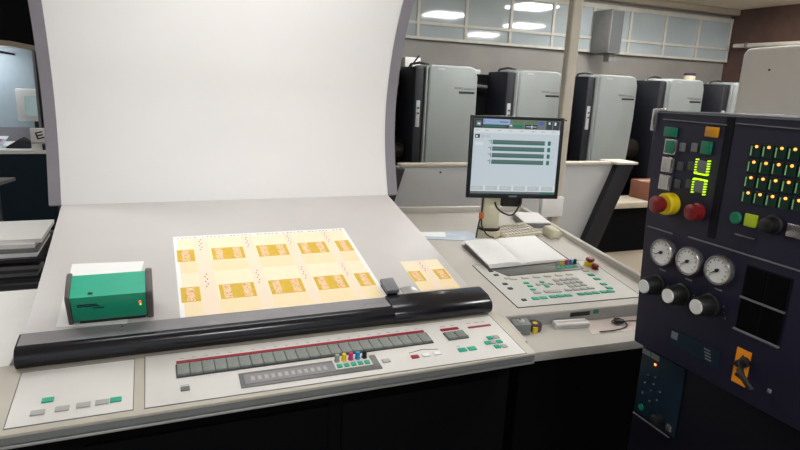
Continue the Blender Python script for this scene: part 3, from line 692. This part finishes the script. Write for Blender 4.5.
ct = spline([(0.135, -0.02, zb+0.03), (0.138, -0.022, zb-0.01), (0.125, -0.035, zb-0.05), (0.09, -0.05, zb-0.085), (0.045, -0.055, zb-0.075), (0.01, -0.055, zb-0.05), (-0.004, -0.055, zb-0.02)], 6)
G().tube(ct, 0.0045, 8).build('loop', 'cable', t, smooth=True)
G().lathe([(0.009, zb-0.035), (0.009, zb+0.01)], (0.137, -0.022, 0), 'z', 10).build('connector', 'cable', t, smooth=True)
t = thing('mains_lead', 'dark lead with orange tag running down left of the monitor post', 'cable', tuple(pb), (0, 0, R(-14)))
G().tube(spline([(-0.062, -0.045, zb+0.0), (-0.066, -0.05, 0.12), (-0.075, -0.05, 0.08), (-0.085, -0.06, 0.03), (-0.09, -0.07, 0.004)], 5), 0.004, 8).build('lead', 'cable', t, smooth=True)
G().tube(spline([(-0.066, -0.052, 0.10), (-0.06, -0.055, 0.06), (-0.035, -0.068, 0.02), (0.0, -0.07, 0.006)], 5), 0.0035, 8).build('lead_branch', 'cable', t, smooth=True)
G().box(-0.079, -0.055, -0.06, -0.045, 0.098, 0.128).build('tag', 'cable_orange', t, bevel=0.003)

# ------------------------------------------------------------------ navy operator cabinet on the right
NX = 1.12
nav = thing('operator_cabinet', 'dark navy operator cabinet with lit buttons, gauges and knobs at right', 'control cabinet', (1.35, 0.5, 0))
NO = (-1.35, -0.5, 0)
up_ = G().prism([(-0.3, 1.085), (1.072, 1.078), (1.092, 1.40), (1.104, 1.664), (-0.3, 1.690)], 'x', NX, NX+0.42).build('upper_housing', 'navy', nav, loc=NO, bevel=0.006)
lo_ = G().box(1.148, 1.50, -0.3, 1.066, 0.0, 1.085).build('lower_housing', 'navy_dark', nav, loc=NO, bevel=0.005)
def F(y0, y1, z0, z1, d0=0.0, d1=0.003, m=0, g=None):   # a plate on the face, standing out of it towards -X
    g = g or G(); g.box(NX-d1, NX-d0+0.001, min(y0, y1), max(y0, y1), z0, z1, m); return g
def FB(name, m, yy, z, w, h, d=0.006, parent=None, bevel=0.0015):
    return G().box(-d, 0.0005, -w/2, w/2, -h/2, h/2).build(name, m, parent or up_, loc=(NX, yy, z), bevel=bevel)
G().prism([(1.100, 1.6585), (1.100, 1.6615), (0.0, 1.682), (0.0, 1.679)], 'x', NX-0.002, NX+0.001).build('edge_glint', 'btn_grey', up_)  # pale strip paints the light caught along the cabinet's upper edge
F(1.078, 0.905, 1.6435, 1.6460).build('groove', 'btn_grey', up_); F(0.885, 0.2, 1.6485, 1.651).build('groove', 'btn_grey', up_)
F(1.078, 1.0, 1.382, 1.385).build('groove', 'btn_grey', up_); F(0.955, 0.3, 1.386, 1.389).build('groove', 'btn_grey', up_)
F(0.842, 0.798, 1.422, 1.4245).build('groove', 'btn_grey', up_)
F(0.908, 0.889, 1.40, 1.662, -0.0004, 0.0012).build('panel_joint', 'navy_dark', up_)
G().box(NX-0.006, NX+0.03, 1.098, 1.112, 1.615, 1.668).build('hinge_clamp', 'steel', up_, bevel=0.003)
# lit push buttons
FB('green_button', 'btn_green', 1.050, 1.617, 0.036, 0.022, parent=up_)
def framed(yy, z, inner):
    b = FB('button_frame', 'steel', yy, z, 0.034, 0.036, d=0.007)
    G().box(-0.010, -0.0075, -0.012, 0.012, -0.015, 0.015).build('button_cap', inner, b, bevel=0.001)
framed(1.042, 1.583, 'btn_green'); framed(1.043, 1.541, 'greykey'); framed(1.043, 1.499, 'greykey')
for (yy, z) in ((1.011, 1.586), (0.978, 1.589), (1.009, 1.543), (0.979, 1.547), (1.009, 1.501), (0.977, 1.507)): FB('small_key', 'btn_grey' if z > 1.58 else 'darkgrey', yy, z, 0.017, 0.02, 0.003)
FB('green_button', 'btn_green', 0.946, 1.592, 0.026, 0.028); FB('amber_button', 'btn_orange', 0.938, 1.627, 0.032, 0.022)
for (yy, z, top) in ((0.947, 1.550, False), (0.947, 1.505, True)):
    b = FB('lit_button', 'btn_grey', yy, z, 0.026, 0.026)
    g = G()
    for i in range(6):
        q = -0.0145+i*0.0058
        for s_ in (-1, 1): g.box(-0.008, 0.0, s_*0.0155-0.0014, s_*0.0155+0.0014, q-0.0013, q+0.0013)
        zz = 0.0165 if top else -0.0165
        g.box(-0.008, 0.0, q-0.0014, q+0.0014, zz-0.0014, zz+0.0014)
    g.build('light_ring', 'led_lime', b)
# emergency stops
b = G().lathe([(0.026, 0.0), (0.026, -0.022), (0.022, -0.026)], (0, 0, 0), 'x', 24).build('emergency_stop', 'estop_yellow', up_, loc=(NX, 1.018, 1.452), smooth=True)
G().lathe([(0.012, -0.026), (0.012, -0.034), (0.019, -0.036), (0.0205, -0.050), (0.014, -0.055)], (0, 0, 0), 'x', 24).build('push_cap', 'estop_red', b, smooth=True)
G().lathe([(0.020, 0.0), (0.020, -0.004), (0.014, -0.007), (0.014, -0.012), (0.018, -0.014), (0.018, -0.024), (0.012, -0.028)], (0, 0, 0), 'x', 24).build('red_knob', 'estop_red', up_, loc=(NX, 0.942, 1.449), smooth=True)
# lamp matrix: 4 rows of 6
cell = slot = led = None
for j in range(4):
    for i in range(6):
        l = (NX, 0.831-i*0.0262-(0.0), 1.600-j*0.0315+i*0.0012)
        if cell is None:
            cell = G().box(-0.003, 0.0005, -0.0115, 0.0105, -0.013, 0.013).build('lamp_cell', 'led_cell', up_, loc=l)
            slot = G().box(-0.0042, -0.002, 0.0065, 0.0085, -0.011, 0.008).build('slot_light', 'led_slot', cell)
            led = G().lathe([(0.0028, -0.003), (0.0028, -0.005), (0.0015, -0.006)], (0, -0.003, 0.008), 'x', 10).build('led', 'led_amber', cell, smooth=True)
        else:
            c_ = dup(cell, l, up_); dup(slot, (0, 0, 0), c_); dup(led, (0, 0, 0), c_)
G().lathe([(0.013, 0), (0.013, -0.005), (0.011, -0.007)], (0, 0, 0), 'x', 20).build('green_button', 'btn_green', up_, loc=(NX, 0.846, 1.457), smooth=True)
FB('lime_button', 'btn_lime', 0.812, 1.459, 0.026, 0.026)
b = G().lathe([(0.020, 0), (0.020, -0.005), (0.016, -0.008), (0.0145, -0.028), (0.012, -0.030)], (0, 0, 0), 'x', 24).build('rotary_knob', 'black', up_, loc=(NX, 0.763, 1.462), smooth=True)
FB('white_tag', 'steel', 0.722, 1.459, 0.03, 0.026, 0.003)
# gauges
gz = [(1.015, 1.334), (0.938, 1.335), (0.860, 1.338)]
def gauge(yy, z, ang):
    b = G().lathe([(0.033, 0.0), (0.034, -0.002), (0.0335, -0.012), (0.0315, -0.0155), (0.028, -0.015), (0.027, -0.012)], (0, 0, 0), 'x', 32).build('pressure_gauge', 'steel', up_, loc=(NX, yy, z), smooth=True)
    G().lathe([(0.027, -0.010), (0.027, -0.0125)], (0, 0, 0), 'x', 32).build('dial', 'dial', b)
    g = G()
    for k in range(11):
        a = R(225-27*k); c_, s_ = math.cos(a), math.sin(a)
        # image right is towards -Y
        p1 = (-c_*0.0245, s_*0.0245); p0 = (-c_*0.0205, s_*0.0205); t_ = (s_*0.0007, c_*0.0007)
        g.prism([(p0[0]-t_[0], p0[1]-t_[1]), (p1[0]-t_[0], p1[1]-t_[1]), (p1[0]+t_[0], p1[1]+t_[1]), (p0[0]+t_[0], p0[1]+t_[1])], 'x', -0.0125, -0.0132)
    g.build('scale', 'black', b)
    c_, s_ = math.cos(ang), math.sin(ang)
    g = G().prism([(c_*0.006+s_*0.0014, -s_*0.006+c_*0.0014), (c_*0.006-s_*0.0014, -s_*0.006-c_*0.0014), (-c_*0.021-s_*0.0004, s_*0.021-c_*0.0004), (-c_*0.021+s_*0.0004, s_*0.021+c_*0.0004)], 'x', -0.0135, -0.0145)
    g.lathe([(0.004, -0.0132), (0.004, -0.016)], (0, 0, 0), 'x', 14)
    g.build('needle', 'col_navy', b)
gauge(*gz[0], R(205)); gauge(*gz[1], R(215)); gauge(*gz[2], R(215))
for (yy, z) in gz: F(yy+0.008, yy-0.010, z-0.046, z-0.043, 0, 0.001).build('lettering', 'btn_grey', up_); 
for (yy, z) in ((1.022, 1.249), (0.948, 1.251), (0.870, 1.254)):
    b = G().lathe([(0.026, 0.0), (0.026, -0.006), (0.023, -0.008), (0.021, -0.040), (0.0185, -0.044)], (0, 0, 0), 'x', 28).build('regulator_knob', 'black', up_, loc=(NX, yy, z), smooth=True)
    G().lathe([(0.0165, -0.042), (0.0165, -0.046), (0.015, -0.0475)], (0, 0, 0), 'x', 28).build('knob_cap', 'dial', b, smooth=True)
    for q in range(3): F(yy-0.030-0.004*q, yy-0.032-0.004*q, z+0.006-0.012*q, z+0.009-0.012*q, 0, 0.001).build('print_mark', 'btn_grey', up_)
# black inspection windows, label, warning sign
F(0.803, 0.705, 1.228, 1.368, -0.0004, 0.0015).build('window_backing', 'navy_dark', up_)
for (a, b_) in ((0.800, 0.757), (0.752, 0.710)):
    for (c_, d_) in ((1.232, 1.296), (1.301, 1.365)): F(a, b_, c_, d_, 0, 0.003).build('inspection_window', 'glass_black', up_)
F(0.803, 0.706, 1.2967, 1.3003, 0, 0.006).build('window_bar', 'btn_grey', up_); F(0.806, 0.705, 1.225, 1.2285, 0, 0.006).build('window_bar', 'btn_grey', up_)
F(0.962, 0.825, 1.122, 1.160, -0.0004, 0.0015).build('dark_label', 'keypad', up_)
for k in range(4): F(0.866-0.002*k, 0.850-0.002*k, 1.150-0.007*k, 1.153-0.007*k, 0, 0.002).build('lettering', 'btn_grey', up_)
F(0.958, 0.940, 1.138, 1.156, 0, 0.002).build('label_emblem', 'btn_grey', up_)
wl = F(0.790, 0.757, 1.112, 1.190, -0.0004, 0.0015).build('warning_label', 'warn', up_)
g = G(); yc = 0.7735
g.prism([(yc+0.012, 1.157), (yc-0.012, 1.157), (yc-0.0105, 1.1595), (yc+0.0105, 1.1595)], 'x', NX-0.0023, NX-0.001)
g.prism([(yc+0.012, 1.157), (yc, 1.179), (yc, 1.1755), (yc+0.0095, 1.157)], 'x', NX-0.0023, NX-0.001)
g.prism([(yc-0.012, 1.157), (yc, 1.179), (yc, 1.1755), (yc-0.0095, 1.157)], 'x', NX-0.0023, NX-0.001)
g.prism([(yc+0.001, 1.161), (yc-0.001, 1.161), (yc-0.001, 1.171), (yc+0.001, 1.171)], 'x', NX-0.0023, NX-0.001)
g.prism([(yc+0.011, 1.128), (yc-0.006, 1.124), (yc-0.011, 1.129), (yc-0.002, 1.132), (yc+0.008, 1.136)], 'x', NX-0.0023, NX-0.001)
for q in range(3): g.box(NX-0.0023, NX-0.001, yc-0.006+0.006*q, yc-0.004+0.006*q, 1.138, 1.148)
g.build('pictogram', 'estop_red' if False else 'black', wl)
b = G().lathe([(0.011, 0), (0.011, -0.008), (0.008, -0.010), (0.007, -0.028), (0.005, -0.03)], (0, 0, 0), 'x', 18).build('toggle', 'black', up_, loc=(NX, 0.766, 1.166), smooth=True)
G().tube([(NX-0.02, 0.765, 1.166), (NX-0.035, 0.745, 1.150), (NX-0.035, 0.72, 1.13)], 0.006, 8).build('lever', 'black', b, loc=(-NX, -0.766, -1.166), smooth=True)
FB('small_cap', 'btn_grey', 0.706, 1.131, 0.008, 0.008, 0.004)
# lower keypad
LX = 1.148
kpn = G().box(LX-0.004, LX+0.001, 0.925, 1.058, 0.882, 1.066).build('lower_keypad', 'keypad', lo_, bevel=0.001)
for (yy, z, w_) in ((1.045, 1.056, 0.026), (1.016, 1.056, 0.026)): G().box(LX-0.006, LX-0.003, yy-w_/2, yy+w_/2, z-0.007, z+0.007).build('white_tag', 'btn_grey', kpn)
G().box(LX-0.006, LX-0.003, 1.010, 1.015, 1.034, 1.039).build('led', 'led_amber', kpn)
g = None
for (yy, z) in ((1.03, 1.0), (1.008, 0.985), (0.985, 0.975), (1.035, 0.975), (1.012, 0.965), (0.99, 0.95), (1.038, 0.945), (1.012, 0.935), (1.006, 1.005)):
    if g is None: g = G().lathe([(0.0025, 0), (0.0025, -0.003)], (0, 0, 0), 'x', 8).build('key_mark', 'steel', kpn, loc=(LX-0.004, yy, z))
    else: dup(g, (LX-0.004, yy, z), kpn)
G().lathe([(0.014, -0.0), (0.013, -0.018), (0.010, -0.020)], (0, 0, 0), 'x', 20).build('rotary_knob', 'black', kpn, loc=(LX-0.004, 0.976, 0.905), smooth=True)
G().lathe([(0.008, -0.0), (0.008, -0.004)], (0, 0, 0), 'x', 16).build('green_button', 'btn_green', kpn, loc=(LX-0.004, 1.035, 0.905), smooth=True)
G().box(LX-0.008, LX-0.003, 0.934, 0.950, 0.892, 0.908).build('white_button', 'steel', kpn, bevel=0.001)
G().box(LX-0.003, LX+0.001, 0.94, 1.062, 0.872, 0.875).build('groove', 'btn_grey', lo_)

# ------------------------------------------------------------------ left background
t = thing('side_table', 'pale low side table beside the left of the console', 'table', (-0.95, 2.5, 0))
G().box(-0.55, 0.52, -0.62, 0.10, 0.80, 0.84).build('tabletop', 'paper', t, bevel=0.006)
for sx in (-0.5, 0.45):
    for sy in (-0.55, 0.04): G().box(sx-0.025, sx+0.025, sy-0.025, sy+0.025, 0, 0.80).build('leg', 'darkgrey', t)
t = thing('sheet_rack', 'dark metal rack holding paper stacks left of the hood', 'rack', (-0.95, 4.0, 0))
for z in (0.34, 0.52, 0.64): G().box(-0.45, 0.36, -0.25, 0.35, z-0.02, z).build('shelf', 'col_navy', t)
for sx in (-0.43, 0.34):
    for sy in (-0.23, 0.33): G().box(sx-0.015, sx+0.015, sy-0.015, sy+0.015, 0, 0.66).build('upright', 'col_navy', t)
def stack(z, hgt, w, m, label, n_):
    o = thing('paper_stack', label, 'paper stack', (-0.98, 4.02, z), group='paper stacks on the dark rack')
    rr = random.Random(n_)
    for i in range(n_):
        dx, dy = rr.uniform(-0.02, 0.02), rr.uniform(-0.02, 0.02)
        G().box(-w+dx, w+dx, -0.22+dy, 0.27+dy, hgt*i/n_+0.001, hgt*(i+1)/n_-0.001).build('sheet_layer', m[i % len(m)], o)
stack(0.64, 0.10, 0.33, ['paper', 'sheetgrey', 'paper'], 'white topmost paper stack on the dark rack', 4)
stack(0.52, 0.07, 0.32, ['sheetgrey', 'darkgrey'], 'thin grey paper stack on the middle shelf of the rack', 3)
stack(0.34, 0.15, 0.33, ['sheetgrey', 'darkgrey', 'fascia'], 'tall grey paper stack on the lowest shelf of the rack', 6)
t = thing('small_table', 'small grey table with a square leg in front of the dark counter', 'table', (-1.53, 5.85, 0))
G().hexa([(-0.4, -0.12, 0.72), (0.30, -0.12, 0.72), (0.38, 0.16, 0.72), (-0.4, 0.16, 0.72)], [(-0.4, -0.12, 0.75), (0.30, -0.12, 0.75), (0.38, 0.16, 0.75), (-0.4, 0.16, 0.75)]).build('tabletop', 'sheetgrey', t, bevel=0.004)
for sx in (-0.33, 0.25): G().box(sx-0.03, sx+0.03, -0.03, 0.03, 0, 0.72).build('leg', 'darkgrey', t)
bo = thing('booth', 'brightly lit workstation booth with white counter behind the hood at left', 'booth', (-1.6, 7.5, 0.03))
G().box(-1.4, 0.62, -0.42, 0.45, 0.79, 0.83).build('counter', 'paper', bo, bevel=0.006)
G().box(-1.38, 0.60, -0.40, -0.36, -0.03, 0.79).build('counter_front', 'keypad', bo)
G().box(-1.4, 0.62, 0.45, 0.50, -0.03, 1.88).build('back_wall', 'booth_wall', bo)
G().box(-1.4, 0.62, 0.44, 0.452, 0.83, 0.99).build('splashback', 'trim', bo)
G().prism([(-1.4, 1.86), (-0.2, 1.92), (0.3, 1.91), (0.62, 1.86), (0.62, 1.80), (0.3, 1.86), (-0.2, 1.87), (-1.4, 1.80)], 'y', -0.30, 0.50).build('canopy', 'platform', bo)
G().prism([(-1.4, 1.77), (0.1, 1.83), (0.33, 1.79), (0.33, 1.77), (0.1, 1.80), (-1.4, 1.74)], 'y', -0.31, -0.27).build('canopy_lip', 'col_navy', bo)
G().box(0.505, 0.59, -0.30, -0.20, 0.83, 1.86).build('post', 'col_navy', bo, bevel=0.006)
G().box(0.482, 0.505, -0.30, -0.22, 0.83, 1.84).build('post_facing', 'trim', bo)
G().box(-0.9, 0.1, 0.10, 0.20, 1.80, 1.83).build('booth_fill', 'booth_fill_glow', bo)  # unseen strip added under the canopy to brighten the booth wall
# crt
t = thing('old_computer_monitor', 'white bulky computer monitor on the booth counter', 'monitor', (-1.195, 7.72, 1.11))
G().box(-0.19, 0.22, -0.05, 0.0, 0, 0.35).build('front_frame', 'paper', t, bevel=0.012)
G().hexa([(-0.17, 0.0, 0.03), (0.2, 0.0, 0.03), (0.12, 0.18, 0.08), (-0.09, 0.18, 0.08)], [(-0.17, 0.0, 0.33), (0.2, 0.0, 0.33), (0.12, 0.18, 0.29), (-0.09, 0.18, 0.29)]).build('back_shell', 'cream', t)
G().box(-0.11, 0.17, -0.056, -0.049, 0.065, 0.27).build('screen', 's_crt', t, bevel=0.004)
G().box(-0.10, 0.13, -0.12, 0.12, -0.25, -0.21).box(-0.04, 0.06, -0.03, 0.05, -0.22, 0.01).build('swivel_foot', 'black', t, bevel=0.006)
G().prism([(0.02, -0.03), (0.24, -0.03), (0.24, 0.015), (0.02, 0.005)], 'y', -0.17, -0.05).build('keyboard_arm', 'black', t, bevel=0.006)
t = thing('small_carton', 'small white carton with dark square emblem on the booth counter', 'box', (-1.125, 7.11, 0.861))
G().box(-0.065, 0.075, 0.0, 0.07, 0.0, 0.22).build('box_body', 'paper', t, bevel=0.003)
g = G()
def rotbox(cx, cz, w_, h_, a):
    c_, s_ = math.cos(a), math.sin(a)
    g.prism([(cx+q*c_-e*s_, cz+q*s_+e*c_) for q, e in ((-w_, -h_), (w_, -h_), (w_, h_), (-w_, h_))], 'y', -0.002, 0.001)
a = R(15)
for (dx, dz, w_, h_) in ((-0.028, 0, 0.007, 0.036), (0.0, 0.030, 0.034, 0.007), (0.004, 0.0, 0.026, 0.007), (0.0, -0.030, 0.034, 0.007)):
    rotbox(0.02+dx*math.cos(a)-dz*math.sin(a), 0.15+dx*math.sin(a)+dz*math.cos(a), w_, h_, a)
g.build('emblem', 'col_navy', t)
G().box(-0.06, 0.08, -0.001, 0.001, 0.065, 0.075).build('lettering', 'trim', t)
t = thing('clipboard_ramp', 'black sloping wedge on the booth counter beside the papers', 'stand', (-1.31, 7.24, 0.86))
G().prism([(-0.13, 0.0), (0.11, 0.0), (0.11, 0.02), (0.0, 0.10), (-0.13, 0.015)], 'y', 0.0, 0.25).build('wedge', 'col_navy', t, bevel=0.004)
o = G().hexa([(-0.2, 0.0, 0.02), (0.06, 0.0, 0.02), (0.10, 0.2, 0.12), (-0.14, 0.2, 0.12)], [(-0.2, 0.0, 0.024), (0.06, 0.0, 0.024), (0.10, 0.2, 0.124), (-0.14, 0.2, 0.124)]).build('colour_print', ['paper'], None, loc=(-1.55, 7.27, 0.842))
tag(o, 'colour printed page propped at the left edge on the booth counter', 'printed page')
for (x_, w_, m_) in ((-0.10, 0.05, 'cardboard'), (-0.02, 0.06, 'inkmagenta'), (0.03, 0.04, 'blue_paper')):
    G().hexa([(x_, 0.03, 0.041), (x_+w_, 0.03, 0.041), (x_+w_+0.02, 0.14, 0.096), (x_+0.02, 0.14, 0.096)], [(x_, 0.03, 0.043), (x_+w_, 0.03, 0.043), (x_+w_+0.02, 0.14, 0.098), (x_+0.02, 0.14, 0.098)]).build('picture', m_, o)
t = thing('green_eraser', 'small dark green block beside the white carton on the counter', 'block', (-1.045, 7.095, 0.861))
G().box(-0.04, 0.05, -0.012, 0.012, 0.0, 0.06).build('block_body', 'btn_green', t, bevel=0.004)
G().box(-0.042, -0.02, -0.013, 0.0125, 0.0, 0.061).build('sleeve', 'black', t)

# ------------------------------------------------------------------ lights
def area(name, loc, rot, sx, sy, power, col=(1, 0.98, 0.95)):
    l = bpy.data.lights.new(name, 'AREA'); l.shape = 'RECTANGLE'; l.size = sx; l.size_y = sy; l.energy = power; l.color = col
    o = bpy.data.objects.new(name, l); C.objects.link(o); o.location = loc; o.rotation_euler = rot; return o
area('hood_lamp', (0.33, 2.02, 2.24), (R(30), 0, 0), 1.25, 0.22, 8.6, (0.97, 0.98, 1.0))
w = bpy.data.worlds.new('world'); bpy.context.scene.world = w; w.use_nodes = True
bg = w.node_tree.nodes['Background']; bg.inputs['Color'].default_value = (0.75, 0.82, 0.9, 1); bg.inputs['Strength'].default_value = 0.85

vs = bpy.context.scene.view_settings
vs.view_transform = 'Standard'; vs.look = 'None'; vs.exposure = 0.0; vs.gamma = 1.0; vs.use_curve_mapping = False
